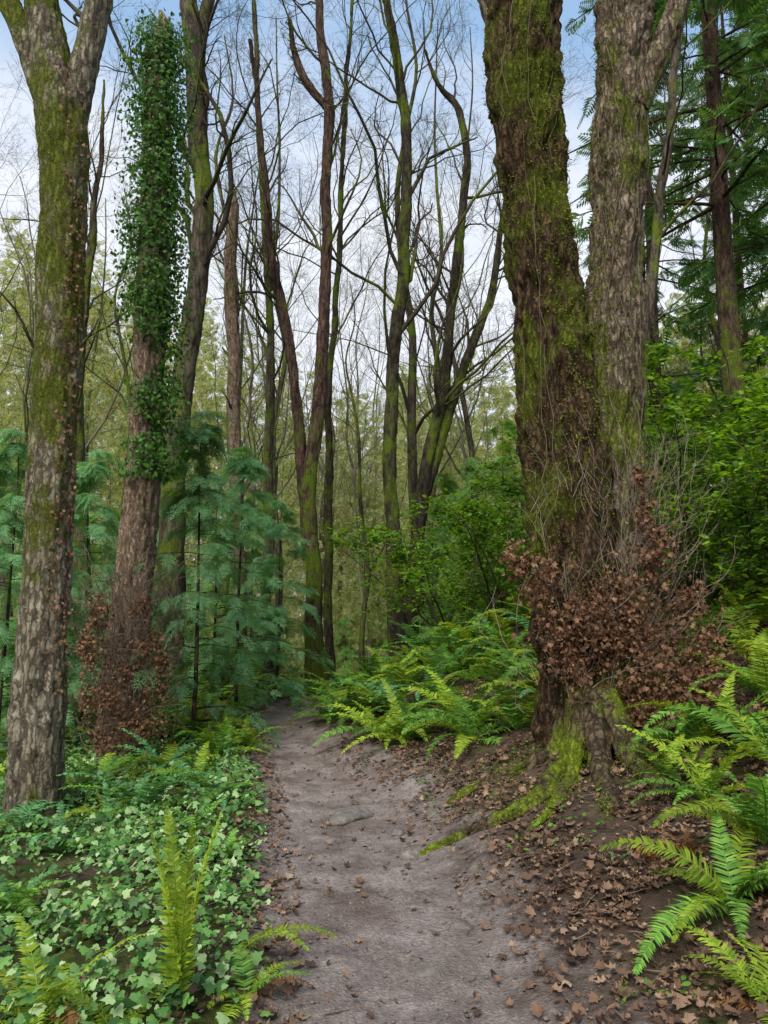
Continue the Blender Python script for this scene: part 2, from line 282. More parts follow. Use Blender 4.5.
def edge(x, y): return np.abs(dpx(x, y))-np.interp(y, PY, PW)
g = Geo()
x, y = zone(23000, -.5, 4.0, 1.8, 10, lambda x, y: np.where(dpx(x, y) > 0, np.clip(edge(x, y)*1.1+.03, 0, 1), 0)*np.clip((n2(x, y, 2.2, 4)-.34)*5.5, .06, 1))
x2, y2 = zone(3200, -3.5, 0, 1.8, 10, lambda x, y: (dpx(x, y) < 0)*np.exp(-np.clip(edge(x, y)-.1, 0, 9)/.45)*(edge(x, y) > -.08))
x3, y3 = zone(240, -1.5, 1, 2, 11, lambda x, y: (edge(x, y) < 0)*1.)
x = np.concatenate([x, x2, x3]); y = np.concatenate([y, y2, y3]); P = np.column_stack([x, y, H(x, y)+.010+rng.random(len(x))*.025]); nz = np.column_stack([rng.normal(0, .42, (len(x), 2)), np.ones(len(x))]); sz = .014+.047*rng.random(len(x))**1.5
for q, tp in enumerate((MAPLE, MAPC, MAPN, MAPC)): scat(g, tp, P[q::4], nz[q::4], sz[q::4])
tag(part('leaf_litter', g, M['dead'], smooth=False), 'brown fallen maple leaves strewn over the bank and path edges', 'leaf litter', kind='stuff')
g = Geo(); x, y = zone(1800, -2, 4, 1.8, 10, lambda x, y: np.where(edge(x, y) > 0, .8, .08)); a = rng.uniform(0, 6.28, len(x)); l = rng.uniform(.03, .16, len(x)); dx = np.cos(a)*l; dy = np.sin(a)*l
P = np.stack([np.column_stack([x+dx*q, y+dy*q+rng.normal(0, .004, len(x)), H(x+dx*q, y+dy*q)+.02]) for q in (0, .5, 1)], 1); tubes(g, P, np.repeat(rng.uniform(.001, .0035, len(x))[:, None], 3, 1), 4)
tag(part('twig_litter', g, M['vine']), 'small broken twigs lying on the forest floor', 'twigs', kind='stuff')
g = Geo(); x, y = zone(4000, -1.6, 1.9, 2, 11, lambda x, y: (edge(x, y) < .5)*1.)
ico = np.array([[1, 0, 0], [-1, 0, 0], [0, 1, 0], [0, -1, 0], [0, 0, .6], [0, 0, -.6]], float); it = np.array([[0, 2, 4], [2, 1, 4], [1, 3, 4], [3, 0, 4], [2, 0, 5], [1, 2, 5], [3, 1, 5], [0, 3, 5]])
inst(g, ico, it, basis(np.column_stack([rng.normal(0, .3, (len(x), 2)), np.ones(len(x))]), rng.uniform(0, 6, len(x))), np.column_stack([x, y, H(x, y)+.013]), .003+.015*rng.random(len(x))**6)
tag(part('gravel', g, M['stone']), 'fine crumbs of grit on the trail surface', 'gravel', kind='stuff')
g = Geo(); x, y = zone(27000, -4.6, 0, 1.6, 9.5, lambda x, y: (dpx(x, y) < 0)*np.clip((edge(x, y)-.05)*3, 0, 1)*np.clip((n2(x, y, 2.0, 4, 4)-.33)*6, .22, 1))
P = np.column_stack([x, y, H(x, y)+.015+rng.random(len(x))*.15*np.clip(edge(x, y)*2, .1, 1)]); nz = np.column_stack([rng.normal(0, .6, len(x)), rng.normal(-.25, .55, len(x)), np.ones(len(x))])
scat(g, IVY, P, nz, .016+.052*rng.random(len(x))**1.5)
tag(part('ivy_ground_cover', g, M['ivy'], smooth=False), 'low ivy leaves carpeting the left side of the trail', 'ivy', kind='stuff')
g = Geo(); x, y = zone(900, 0, 4, 3, 9, lambda x, y: (dpx(x, y) > .7)*np.clip((n2(x, y, 1.9, 2, 14)-.56)*8, 0, 1))
scat(g, OVAL, np.column_stack([x, y, H(x, y)+.03+rng.random(len(x))*.05]), np.column_stack([rng.normal(0, .4, (len(x), 2)), np.ones(len(x))]), rng.uniform(.02, .045, len(x)))
tag(part('seedling_cover', g, M['dbush'], smooth=False), 'scattered small green seedlings among the fallen leaves', 'seedlings', kind='stuff')
for (u, v, sx, sy, sz, lab) in [(350, 818, .16, .20, .062, 'flat grey rock embedded in the middle of the trail'), (430, 976, .065, .04, .026, 'small pale stone on the near trail'), (412, 858, .09, .07, .045, 'grey stone at the tip of the mossy root'), (398, 836, .05, .05, .025, 'little stone half buried right of the flat grey rock')]:
    p = gp(u, v); th, ph = np.meshgrid(np.linspace(0, 2*math.pi, 33)[:-1], np.linspace(.05, math.pi-.05, 16)); V = np.stack([np.cos(th)*np.sin(ph), np.sin(th)*np.sin(ph), np.cos(ph)], -1)
    V = V*(.45+1.1*fbm(V*1.4+u*1.7, 4)[..., None]); V = V*np.array([sx, sy, sz]); V[..., 0] += V[..., 1]*.4; V = V+np.array([p[0], p[1], float(H(p[0], p[1]))+.004])
    i = np.arange(15)[:, None]*32; c = np.arange(32)[None]; c2 = (c+1) % 32; g = Geo(); g.add(V, q=np.stack([i+c, i+32+c, i+32+c2, i+c2], -1)); o = part('stone', g, M['stone']); tag(o, lab, 'stone')
# ------------------------------------------------------------------ ferns
def frond_mesh(name, e0, e1, mat, seed, npair=34, wid=.15, curl=0):
    r = np.random.default_rng(seed); K = 60; t = np.linspace(0, 1, K); el = e0+(e1-e0)*t**1.15; side = r.normal(0, .12); az = side*t*2
    d = np.stack([np.cos(el)*np.cos(az), np.cos(el)*np.sin(az), np.sin(el)], -1)/K; P = np.cumsum(d, 0)
    g = Geo(); kk = np.arange(0, K, 5); tubes(g, P[kk][None], (.0055*(1-.8*t[kk]))[None], 4)
    V = []; T = []; c = 0
    for j in range(npair):
        tt = .10+.88*j/(npair-1); i = min(int(tt*(K-1)), K-2); p = P[i]; tn = d[i]/np.linalg.norm(d[i]); lat = nrm(np.cross([0, 0, 1], tn)); up = np.cross(tn, lat)
        ln = wid*min(1, (tt-.04)/.16)**.7*(1-tt)**.62*1.25+.006; w = .88/npair*.44
        for sd in (-1, 1):
            l2 = ln*r.uniform(.84, 1.1); dr = nrm(lat*sd+tn*(.25+.4*tt+r.normal(0, .06))+up*(.12+r.normal(0, .12))); dn = nrm(dr-up*.4)
            m_ = p+dr*l2*.55; e = m_+dn*l2*.45; tw = tn*w+up*w*r.normal(0, .35)
            V += [p-tn*w*.7, p+tn*w*.9, m_-tw, m_+tw, e]; T += [[c, c+1, c+3], [c, c+3, c+2], [c+2, c+3, c+4]]; c += 5
    g.add(V, T); return g.mesh(name, mat, smooth=False)
FM = {}
for key in ('fern', 'ferny', 'fernb', 'fernd'):
    FM[key] = [frond_mesh('frond', R(a), R(b), M[key], 10*i+len(key), 38+i*2, w_) for i, (a, b, w_) in enumerate([(75, 10, .125), (68, -15, .137), (60, -35, .149), (50, -25, .125), (38, -30, .137), (86, 70, .10)])]
def fern(x, y, size, nf, key, label, group=None, dead=0, mixk=None, vs=None, az=None):
    o = thing('sword_fern', label, 'fern', (x, y, float(H(x, y))-.01), group)
    for j in range(nf+dead):
        dd_ = j >= nf; kk = 'fernd' if dd_ else (mixk if mixk and rng.random() < .35 else key)
        var = rng.integers(2, 5) if dd_ else (vs[j % len(vs)] if vs else rng.integers(0, 5))
        f = bpy.data.objects.new('withered_frond' if dd_ else 'frond', FM[kk][var]); C.objects.link(f); f.parent = o
        if dd_: f['label'] = 'brown withered frond'
        a = 2*math.pi*j/nf+rng.normal(0, .35) if az is None else az[j % len(az)]
        f.rotation_euler = (rng.normal(0, .18), rng.normal(.1 if not dd_ else .45, .16), a) if az is None else (0, 0, a); s = size*rng.uniform(.62, 1.15) if az is None else size; f.scale = (s, s*rng.uniform(.8, 1.2), s)
    return o
def fpx(u, v, *a, **k):
    p = gp(u, v); return fern(p[0], p[1], *a, **k)
fpx(735, 905, .64, 15, 'fern', 'lush green fern at the right edge beside the brown leaf litter', dead=3, mixk='ferny')
fpx(775, 1015, .5, 10, 'ferny', 'yellowish fern in the bottom right corner', dead=4)
fpx(765, 845, .74, 16, 'fern', 'large arching fern at the right edge above the lush one', dead=2, mixk='ferny')
fpx(706, 803, .66, 15, 'ferny', 'large yellow-green fern right of the big tree roots', dead=3, mixk='fern')
fpx(770, 765, .85, 16, 'fern', 'tall fern high on the bank at the right edge', mixk='ferny')
fpx(668, 780, .46, 11, 'ferny', 'fern directly at the right foot of the big tree', mixk='fern')
fpx(728, 735, .8, 14, 'fern', 'arching fern under the bright bush right of the big tree', dead=1, mixk='ferny')
fpx(768, 700, .9, 14, 'ferny', 'tallest fern in front of the bushes at the right edge', mixk='fern')
fpx(690, 750, .6, 13, 'fern', 'fern in the gap between the big tree and the arching fern', mixk='ferny')
fpx(650, 865, .30, 7, 'fernd', 'withered brown fern on the leaf-strewn bank right of centre')
fpx(618, 862, .13, 5, 'fernb', 'tiny blue-green fern alone in the leaf litter')
fpx(690, 860, .34, 8, 'fernd', 'withered brown fern under the lush fern fronds at right')
fpx(178, 1012, .74, 4, 'ferny', 'slim upright yellow-green fern at bottom left beside the trail', vs=[5, 5, 5, 5], az=[.3, 2.2, 3.6, -1.2])
fpx(235, 955, .52, 2, 'ferny', 'thin fern with one frond arching right over the trail edge', vs=[4, 3], az=[.15, -.5])
fpx(245, 1000, .40, 7, 'fern', 'low fern half withered at the trail edge at the bottom left', dead=4, mixk='ferny', vs=[3, 4, 2])
fpx(40, 1035, .50, 12, 'ferny', 'yellow-green fern in the bottom left corner', dead=1)
fpx(120, 1045, .38, 10, 'ferny', 'lowest fern at the bottom edge left of the trail', mixk='fern')
fpx(10, 915, .50, 11, 'fern', 'green fern at the left edge of the ivy carpet', mixk='fernb')
fpx(60, 852, .50, 11, 'fernb', 'blue-green fern in the ivy below the lichened trunk', mixk='fern')
fpx(140, 812, .80, 15, 'fernb', 'wide blue-green fern in front of the ivy-clad snag', mixk='fern')
fpx(218, 800, .62, 14, 'fern', 'fern overhanging the trail where it narrows on the left', mixk='fernb')
fpx(215, 762, .80, 15, 'fern', 'broad fern between the ivy-clad snag and the trail', mixk='ferny')
fpx(100, 790, .65, 13, 'fern', 'fern at the foot of the ivy-clad snag', mixk='ferny')
fpx(165, 778, .72, 14, 'fernb', 'fern just left of the broad fern by the trail', mixk='ferny')
fpx(248, 748, .58, 13, 'ferny', 'yellow-green fern at the inner edge of the trail bend', mixk='fern')
fpx(225, 862, .30, 8, 'fern', 'fern in the ivy beside the middle of the trail', mixk='ferny')
def ferns(nn, x0, x1, y0, y1, cond, size, keys, label, group, mind=.45, nf=11):
    pl = []; tries = 0
    while len(pl) < nn and tries < 6000:
        tries += 1; x = rng.uniform(x0, x1); y = rng.uniform(y0, y1)
        if not cond(x, y) or any((x-a)**2+(y-b)**2 < mind**2 for a, b in pl): continue
        pl.append((x, y)); fern(x, y, size*rng.uniform(.75, 1.2), int(nf+rng.integers(-2, 3)), keys[rng.integers(len(keys))], label, group, mixk='ferny', dead=int(rng.random() < .35))
ferns(64, -1.05, 2.2, 7.2, 13, lambda x, y: dpx(x, y) > np.interp(y, PY, PW)+np.interp(y, [7.2, 8, 9, 10.5, 12], [1.3, .9, .5, .28, .25]), .88, ['fern', 'ferny', 'fern', 'fernb'], 'green fern on the bank between the bend of the trail and the big tree', 'ferns on the bank left of the big tree', .34, 12)
ferns(20, -3.2, -1.2, 8.4, 13.5, lambda x, y: dpx(x, y) < -.6 and dpx(x, y) > -1.9, .66, ['fern', 'ferny', 'fernb'], 'fern lining the left side of the distant trail', 'ferns along the far left side of the trail', .4)
ferns(7, -3.3, -1.2, 4.8, 7.8, lambda x, y: dpx(x, y) < -.95, .52, ['fern', 'fernb', 'ferny'], 'small fern growing up through the ivy in front of the left trunks', 'small ferns in the ivy', .55, 10)
ferns(14, -7.5, -3.1, 5.5, 14, lambda x, y: True, .9, ['fern', 'fernb'], 'fern in the shade behind the left trunks', 'ferns on the slope behind the left trunks', .8)
ferns(24, 2.7, 6, 6.6, 12, lambda x, y: True, 1.05, ['ferny', 'fern'], 'fern under the bright bushes on the right slope', 'ferns on the upper right slope', .6)
# ------------------------------------------------------------------ moss tufts
def mossy(g, V, Nn, cnt, thr, size, zr=None, seed=0, nx=None):
    v = V.reshape(-1, 3); nn = Nn.reshape(-1, 3); i = rng.integers(0, len(v), cnt*4); p = v[i]; q = nn[i]; k = fbm(p*3.0+seed, 4) > thr+rng.normal(0, .02, len(p))
    if zr: k &= (p[:, 2] > zr[0]) & (p[:, 2] < zr[1])
    if nx is not None: k &= (q @ np.array(nx)) > rng.uniform(-.6, .8, len(q))
    p = p[k][:cnt]; q = q[k][:cnt]; p = p+rng.normal(0, .012, p.shape)
    d = nrm(q*.8+np.array([0, 0, -.5])+rng.normal(0, .6, p.shape)); inst(g, LEAF[0], LEAF[1], basis_yz(d, q+rng.normal(0, .4, p.shape)+1e-3), p, np.column_stack([size*rng.uniform(.4, 1.3, len(p))]*3)*np.array([.8, 1, 1]))
# ------------------------------------------------------------------ the big twin-stemmed maple
ptsA, radA, base = pxtrunk([(594, 810, 120), (590, 750, 104), (586, 650, 92), (578, 560, 88), (570, 480, 82), (556, 400, 76), (545, 300, 68), (533, 200, 62), (526, 100, 68), (523, 0, 72), (519, -130, 70), (512, -300, 60)], 6.5, ws=.95)
big = thing('maple_tree', 'massive mossy maple with two trunks and dead leaf tangles, right of the trail', 'tree', base)
g = Geo(); VA, NA, PA, RA = trunk(g, ptsA, radA, 170, .028, .055, .34, .2, 8, True, 3.); part('trunk', g, M['bigA'], big, 'left stem, dark and thick with moss')
ptsB, radB, _ = pxtrunk([(640, 815, 146), (632, 750, 114), (622, 680, 94), (614, 600, 82), (611, 480, 66), (612, 400, 58), (614, 300, 54), (617, 200, 51), (621, 100, 52), (624, 20, 54), (631, -80, 50), (640, -260, 42)], 6.66, ws=.95)
g = Geo(); VB, NB, PB, RB = trunk(g, ptsB, radB, 140, .028, .042, .30, .2, 8, True, 11.); part('trunk', g, M['big'], big, 'right stem, grey-brown ridged bark')
for pxs in ([(636, 110, 24), (650, 72, 26), (664, 42, 25), (678, 5, 23), (700, -70, 20), (720, -180, 12)], [(505, 60, 22), (494, 20, 22), (478, -40, 20), (450, -140, 12)]):
    g = Geo(); a = [at(u, v, 6.6) for u, v, w in pxs]; b = [w/2/F*6.9 for u, v, w in pxs]; trunk(g, a, b, 40, .04, .02, .2, 0, 12); part('limb', g, M['big'], big)
def rootpath(pix, r0, r1, lift=.0):
    P = [gp(u, v) for u, v in pix]; P = [np.array([p[0], p[1], float(H(p[0], p[1]))+lift]) for i, p in enumerate(P)]
    return P, list(np.linspace(r0, r1, len(P)))
mg = Geo()
c0 = np.array([1.72, 6.38, float(H(1.72, 6.38))])
for pix, r0, r1, cov in ([[(554, 782), (543, 798), (518, 813), (490, 826), (455, 842), (418, 858)], .072, .038, .46], [[(536, 764), (515, 774), (490, 785), (462, 797), (445, 806)], .058, .03, .47], [[(562, 796), (552, 814), (536, 832), (520, 842)], .045, .02, .50], [[(610, 800), (606, 820)], .06, .03, .53], [[(664, 792), (686, 804), (706, 820)], .065, .025, .5]):
    P, r = rootpath(pix, r0, r1, .012); st = c0+np.array([(P[0][0]-c0[0])*.25, (P[0][1]-c0[1])*.25, .30]); st2 = c0*.35+P[0]*.65; st2[2] = P[0][2]+.07
    for q in range(2, len(P)-1): P[q][2] += rng.normal(0, .008); P[q][0] += rng.normal(0, .02)
    P = [st, st2]+P; r = [r0*1.4, r0*1.2]+r; P[-1][2] -= .04
    g = Geo(); V, Nn, _, _ = trunk(g, P, r, 44, .02, .014, .38, 0, 16, True, r0*99+pix[0][0]); part('root', g, M['root'], big); mossy(mg, V, Nn, 2400, cov, .012, seed=r0)
mossy(mg, VA, NA, 3000, .50, .018, (-.2, 1.3), 0, (-1, -.5, 0)); mossy(mg, VB, NB, 1500, .53, .018, (-.2, 1.0))
nn = 3000; x = rng.normal(1.55, .42, nn); y = rng.normal(6.0, .30, nn); k = n2(x, y, 3.5, 3, 8) > .52; x = x[k]; y = y[k]; inst(mg, LEAF[0], LEAF[1], basis(np.column_stack([rng.normal(0, 1, (len(x), 2)), np.ones(len(x))*.6]), rng.uniform(0, 6, len(x))), np.column_stack([x, y, H(x, y)+.01]), rng.uniform(.01, .022, len(x)))
part('moss', mg, M['moss'], big, 'bright yellow-green moss on the roots and foot', False, 'stuff')
mg = Geo(); mossy(mg, VA, NA, 13000, .50, .022, (.9, 9), 2., (-.9, -.5, 0)); mossy(mg, VB, NB, 4500, .515, .020, (1, 9), 7., (-.6, -.6, 0))
part('moss', mg, M['dmoss'], big, 'dark olive moss on the upper trunk', False, 'stuff')
mg = Geo(); mossy(mg, VB, NB, 9000, .42, .024, (1.6, 9), 5., (-1.8, .1, 0)); mossy(mg, VA, NA, 11000, .47, .024, (1.6, 9), 4., (1.5, -.4, 0)); part('moss', mg, M['moss'], big, 'bright moss in the cleft between the stems', False, 'stuff')
g = Geo(); tw = Geo()
def clumps(g, cl, dens, sy, lo=.022, hi=.052):
    for (u, v, s, Yc) in cl:
        c = at(u, v, Yc); nn = int(s*dens); rr_ = rng.normal(0, 1, (nn, 3))*np.where(rng.random((nn, 1)) < .25, 1.7, .8); P = c+rr_*np.array([s/F*Yc*.62, sy, s/F*Yc*.62]); P[:, 2] -= np.abs(rng.normal(0, .09, nn)); d = nrm(rng.normal(0, .8, (nn, 3))+np.array([0, -.2, -.9])); B_ = basis_yz(d, rng.normal(0, 1, (nn, 3))+np.array([0, -.6, 0])); z = lo+(hi-lo)*rng.random(nn)**1.3
        for q, tp in enumerate((MAPC, MAPC, MAPN)): inst(g, tp[0], tp[1], B_[q::3], P[q::3], z[q::3])
cl = [(522, 556, 12), (538, 582, 15), (554, 618, 18), (578, 600, 15), (604, 578, 15), (632, 585, 19), (652, 550, 17), (642, 640, 27), (668, 615, 25), (602, 640, 24), (575, 665, 12), (688, 590, 13), (680, 660, 28), (655, 685, 28), (624, 690, 20), (642, 505, 9), (656, 530, 12), (511, 546, 7), (704, 635, 16), (590, 620, 18), (702, 680, 20), (645, 714, 14), (680, 705, 18), (548, 560, 9), (600, 600, 14), (625, 615, 22), (560, 645, 11), (640, 470, 7)]
clumps(g, [(u, v, s, 6.04+.10*(u > 600)+.20*(u > 660)) for u, v, s in cl], 14, .09, .02, .058)
part('dead_leaves', g, M['clump'], big, 'clumps of dead brown leaves caught on the trunk', False, 'stuff')
nn = 360; uu = np.concatenate([rng.normal(655, 24, nn//2), rng.normal(590, 45, nn-nn//2)]); vv = rng.uniform(470, 715, nn); st = np.array([at(a, b, 6.05+max(a-590, 0)/260) for a, b in zip(uu, vv)]); ln = rng.uniform(.2, 1.0, nn)*np.where(uu > 610, 1.0, .65); d = nrm(np.column_stack([(uu-605)/200+rng.normal(0, .38, nn), rng.normal(-.12, .25, nn), rng.uniform(.3, 1.9, nn)])); P = [st]
for j in range(8): d = nrm(d+rng.normal(0, .22, d.shape)+np.array([0, 0, .06])); P.append(P[-1]+d*ln[:, None]/8)
P = np.stack(P, 1); rr = rng.uniform(.0012, .003, nn)[:, None]*np.linspace(1, .4, 9)[None]; tubes(tw, P, rr, 4); P2, r2 = grow(P, rr, 3, .2, .6, .4, .7, 5, .2, .05, rmin=.0009); tubes(tw, P2, r2, 3)
part('shoots', tw, M['greytwig'], big, 'tangle of thin grey shoots around the trunk', kind='stuff')
tw = Geo(); nn = 22; P = []
for q in range(nn):
    VV = VA if q % 2 else VB; i0 = rng.integers(30, len(VV)-160); a0 = rng.uniform(math.pi*1.0, math.pi*2.0)/(2*math.pi)*VV.shape[1]; L_ = rng.integers(60, 130); ii = np.linspace(i0, i0+L_, 14).astype(int); aa = (a0+np.cumsum(rng.normal(0, 2.6, 14))).astype(int) % VV.shape[1]
    P.append(VV[ii, aa]+np.array([0, -.04, 0])+rng.normal(0, .015, (14, 3)))
tubes(tw, np.array(P), np.repeat(rng.uniform(.0015, .0038, nn)[:, None], 14, 1), 5); part('vines', tw, M['vine'], big, 'thin bare vine stems climbing the bark', kind='stuff')
# ------------------------------------------------------------------ left lichen maple
def branches(o, trunks, lv, mat, label=None):
    g = Geo()
    for P, r in trunks:
        P = np.asarray(P)[None]; r = np.asarray(r)[None]
        for (nn, t0, ang, lf, rf, k, jit, up, sd) in lv:
            P, r = grow(P, r, nn, t0, ang, lf, rf, k, jit, up); tubes(g, P, r, sd)
    return part('branches', g, mat, o, label)
a, b, base = pxtrunk([(32, 830, 60), (36, 760, 55), (42, 650, 50), (48, 540, 47), (54, 420, 45), (60, 300, 45), (64, 200, 45), (62, 120, 50), (50, 60, 40), (42, 0, 32), (32, -100, 28), (20, -300, 16)], 6.2, ws=.95)
o = thing('maple_tree', 'tall forked trunk with pale lichen and moss patches at the left edge', 'tree', base)
g = Geo(); V, Nn, Pc, rc = trunk(g, a, b, 96, .035, .018, .17, .03, 11, True, 2.); part('trunk', g, M['lichen'], o)
mg = Geo(); mossy(mg, V, Nn, 6500, .49, .018, (1.6, 9), 1., (-.5, -.6, 0)); part('moss', mg, M['dmoss'], o, None, False, 'stuff')
dg = Geo(); v = V[int(len(V)*.12):int(len(V)*.62), 78:94].reshape(-1, 3); nd = 800; v = v[rng.integers(0, len(v), nd)]+rng.normal(0, .02, (nd, 3))+np.array([.02, 0, 0]); inst(dg, IVY[0], IVY[1], basis_yz(nrm(rng.normal(0, .4, (nd, 3))+np.array([.2, 0, -1])), rng.normal(0, 1, (nd, 3))), v, rng.uniform(.02, .042, nd)); part('dead_leaves', dg, M['clump'], o, 'dried reddish ivy leaves down the right side', False, 'stuff')
lim = []
for pxs in ([(66, 150, 32), (76, 100, 30), (88, 50, 26), (98, 0, 25), (108, -80, 20), (120, -260, 12)], [(52, 110, 28), (32, 60, 24), (16, 20, 22), (-2, -30, 20), (-40, -160, 12)]):
    aa = [at(u, v, 6.2) for u, v, w in pxs]; bb = [w/2/F*6.4 for u, v, w in pxs]; g = Geo(); trunk(g, aa, bb, 40, .04, .014, .15, 0, 10); part('limb', g, M['lichen'], o); lim.append((aa, bb))
branches(o, lim, [(5, .4, .7, .4, .25, 7, .12, .05, 5), (5, .2, .6, .5, .5, 6, .15, .03, 4), (4, .2, .6, .5, .5, 5, .15, 0, 3)], M['twig'])
# ------------------------------------------------------------------ ivy-clad snag
a, b, base = pxtrunk([(118, 765, 50), (122, 710, 43), (128, 640, 38), (136, 560, 34), (142, 480, 31), (148, 380, 29), (153, 280, 28), (156, 180, 26), (158, 90, 23), (160, 42, 20), (163, 24, 11), (160, 12, 3)], 8.6)
o = thing('dead_tree', 'leaning broken snag wrapped in green ivy, second trunk from the left', 'tree', base)
g = Geo(); V, Nn, Pc, rc = trunk(g, a, b, 80, .04, .035, .2, .08, 10, True, 8.); part('trunk', g, M['snag'], o)
g = Geo(); v = V[int(len(V)*.36):-6].reshape(-1, 3); q = Nn[int(len(V)*.36):-6].reshape(-1, 3); i = rng.integers(0, len(v), 32000); k = (fbm(v[i]*2.2+3, 3)+.17*((q[i] @ np.array([.9, -.15, 0])))+.05*(v[i][:, 2] > 4.2)) > .465; i = i[k][:14000]
pv = v[i]+q[i]*(rng.random(len(i))**2.0*.30)[:, None]+rng.normal(0, .03, (len(i), 3)); d = nrm(rng.normal(0, .6, pv.shape)+np.array([0, 0, -1])+q[i]*.4); inst(g, IVY[0], IVY[1], basis_yz(d, q[i]+rng.normal(0, .5, pv.shape)), pv, rng.uniform(.025, .062, len(i)))
part('ivy', g, M['tivy'], o, 'dense green ivy climbing the upper trunk', False, 'stuff')
g = Geo()
clumps(g, [(u, v, s, 8.12) for (u, v, s) in [(100, 600, 10), (93, 648, 12), (150, 640, 13), (155, 680, 14), (108, 690, 15), (130, 720, 14), (90, 690, 10), (141, 600, 8), (150, 715, 14), (102, 730, 12), (96, 618, 9), (85, 640, 8), (163, 655, 8), (125, 665, 10)]], 17, .10, .02, .056)
part('dead_leaves', g, M['clump'], o, 'dead brown leaf clumps round the foot', False, 'stuff')
nn = 420; tw = Geo(); st = np.array([at(rng.normal(124, 26), rng.uniform(580, 740), 8.15) for _ in range(nn)]); d = nrm(np.column_stack([rng.normal(0, .5, nn), rng.normal(-.2, .3, nn), rng.uniform(.2, 1.5, nn)])); P = [st]
for j in range(6): d = nrm(d+rng.normal(0, .2, d.shape)); P.append(P[-1]+d*rng.uniform(.05, .12, nn)[:, None])
tubes(tw, np.stack(P, 1), np.repeat(rng.uniform(.0012, .0035, nn)[:, None], 7, 1), 4); part('shoots', tw, M['vine'], o, kind='stuff')
# ------------------------------------------------------------------ mid trees
LV = [(17, .36, .7, .27, .38, 10, .20, .09, 6), (8, .15, .7, .42, .5, 8, .22, .05, 4), (7, .15, .65, .5, .5, 6, .22, .03, 3), (4, .2, .6, .55, .55, 5, .2, .02, 3)]
LVs = [(13, .42, .7, .21, .36, 9, .19, .09, 5), (7, .2, .65, .45, .5, 7, .21, .05, 4), (6, .2, .65, .5, .5, 5, .2, .02, 3), (4, .2, .6, .55, .55, 4, .2, 0, 3)]
def crook(a, b, s=.06):
    P, r = resample(a, b, 1.0); P[2:-1, :2] += rng.normal(0, s, (len(P)-3, 2)); return list(P), list(r)
def midtree(label, stems, Y, mat, lv=LV, name='bare_tree', sides=26, ws=.78):
    o = None; tr = []
    for q, px in enumerate(stems):
        a, b, base = pxtrunk(px, Y+q*.12, ws=ws)
        if q and px[0][1] < 620: a = a[1:]; b = b[1:]
        a, b = crook(a, b, .022)
        if o is None: o = thing(name, label, 'tree', base)
        g = Geo(); V, Nn, _, _ = trunk(g, a, b, sides, .08, .016, .24, .3 if not q else 0, 9, True, px[0][0]*.1); part('trunk' if not q else 'stem', g, mat, o); tr.append(resample(a, b, .5))
    if lv: branches(o, tr, lv, M['twig'])
    return o
midtree('slender dark bare tree just right of the ivy-clad snag', [[(170, 640, 32), (172, 540, 29), (176, 460, 27), (186, 370, 25), (198, 280, 24), (202, 200, 22), (196, 110, 22), (192, 30, 20), (186, -60, 17), (180, -260, 9)], [(194, 60, 16), (206, 10, 14), (222, -60, 11), (240, -200, 6)]], 11.5, M['grey'], ws=.84)
midtree('narrow broken-topped snag between the ivy-clad trunk and the twin-stemmed tree', [[(240, 640, 16), (238, 540, 15), (236, 440, 15), (235, 360, 15), (232, 270, 14), (234, 215, 12), (232, 200, 8), (234, 190, 3)]], 13.5, M['snag'], [(8, .5, .8, .06, .4, 6, .2, .1, 4)], 'dead_tree', ws=.85)
midtree('twin-stemmed reddish bare tree at the bend of the trail', [[(316, 690, 30), (314, 640, 23), (312, 570, 20), (311, 500, 19), (317, 420, 17), (324, 330, 15), (326, 240, 13), (328, 150, 12), (329, 100, 12), (322, 40, 11), (318, -20, 9), (312, -180, 5)], [(308, 560, 15), (303, 480, 15), (296, 400, 13), (286, 330, 12), (272, 260, 11), (267, 200, 9), (262, 140, 7), (250, 40, 5)], [(329, 110, 10), (305, 80, 9), (293, 50, 8), (290, 20, 5)]], 13.2, M['red'], LVs)
midtree('tall curving mossy bare tree right of the bend in the trail', [[(400, 665, 28), (396, 600, 22), (393, 520, 19), (390, 440, 17), (394, 360, 16), (402, 280, 15), (407, 200, 14), (405, 120, 13), (396, 50, 12), (384, -20, 10), (370, -200, 6)]], 14.5, M['dark'])
midtree('dark bare tree with a bent crown behind the curving mossy tree', [[(408, 650, 22), (414, 560, 18), (428, 470, 16), (442, 390, 14), (452, 310, 12), (460, 230, 11), (467, 160, 9), (458, 110, 8), (440, 85, 6), (425, 50, 3)], [(414, 580, 16), (424, 500, 14), (450, 410, 13), (474, 340, 11), (492, 290, 9), (500, 230, 7), (512, 160, 3)]], 15.5, M['dark'])
midtree('thin mossy leaning tree behind the right stem of the big maple', [[(640, 560, 16), (640, 430, 15), (646, 320, 14), (656, 240, 12), (666, 160, 11), (676, 80, 10), (684, -40, 8), (690, -200, 5)]], 12, M['grey'])
midtree('mossy old trunk half hidden behind the leftmost maple', [[(84, 640, 22), (80, 540, 22), (76, 440, 20), (80, 340, 14), (92, 240, 10), (100, 160, 6), (104, 80, 3)]], 12.5, M['grey'], LVs)
midtree('thin mossy tree between the narrow snag and the twin-stemmed tree', [[(270, 700, 16), (268, 600, 14), (267, 480, 12), (272, 380, 11), (268, 300, 9), (262, 200, 8), (256, 60, 6), (250, -100, 4)]], 15, M['grey'])
midtree('slim dark pole just right of the twin-stemmed tree', [[(330, 660, 12), (328, 560, 11), (328, 460, 10), (332, 360, 8), (338, 260, 7), (344, 140, 6), (352, 0, 4)]], 17, M['dark'])
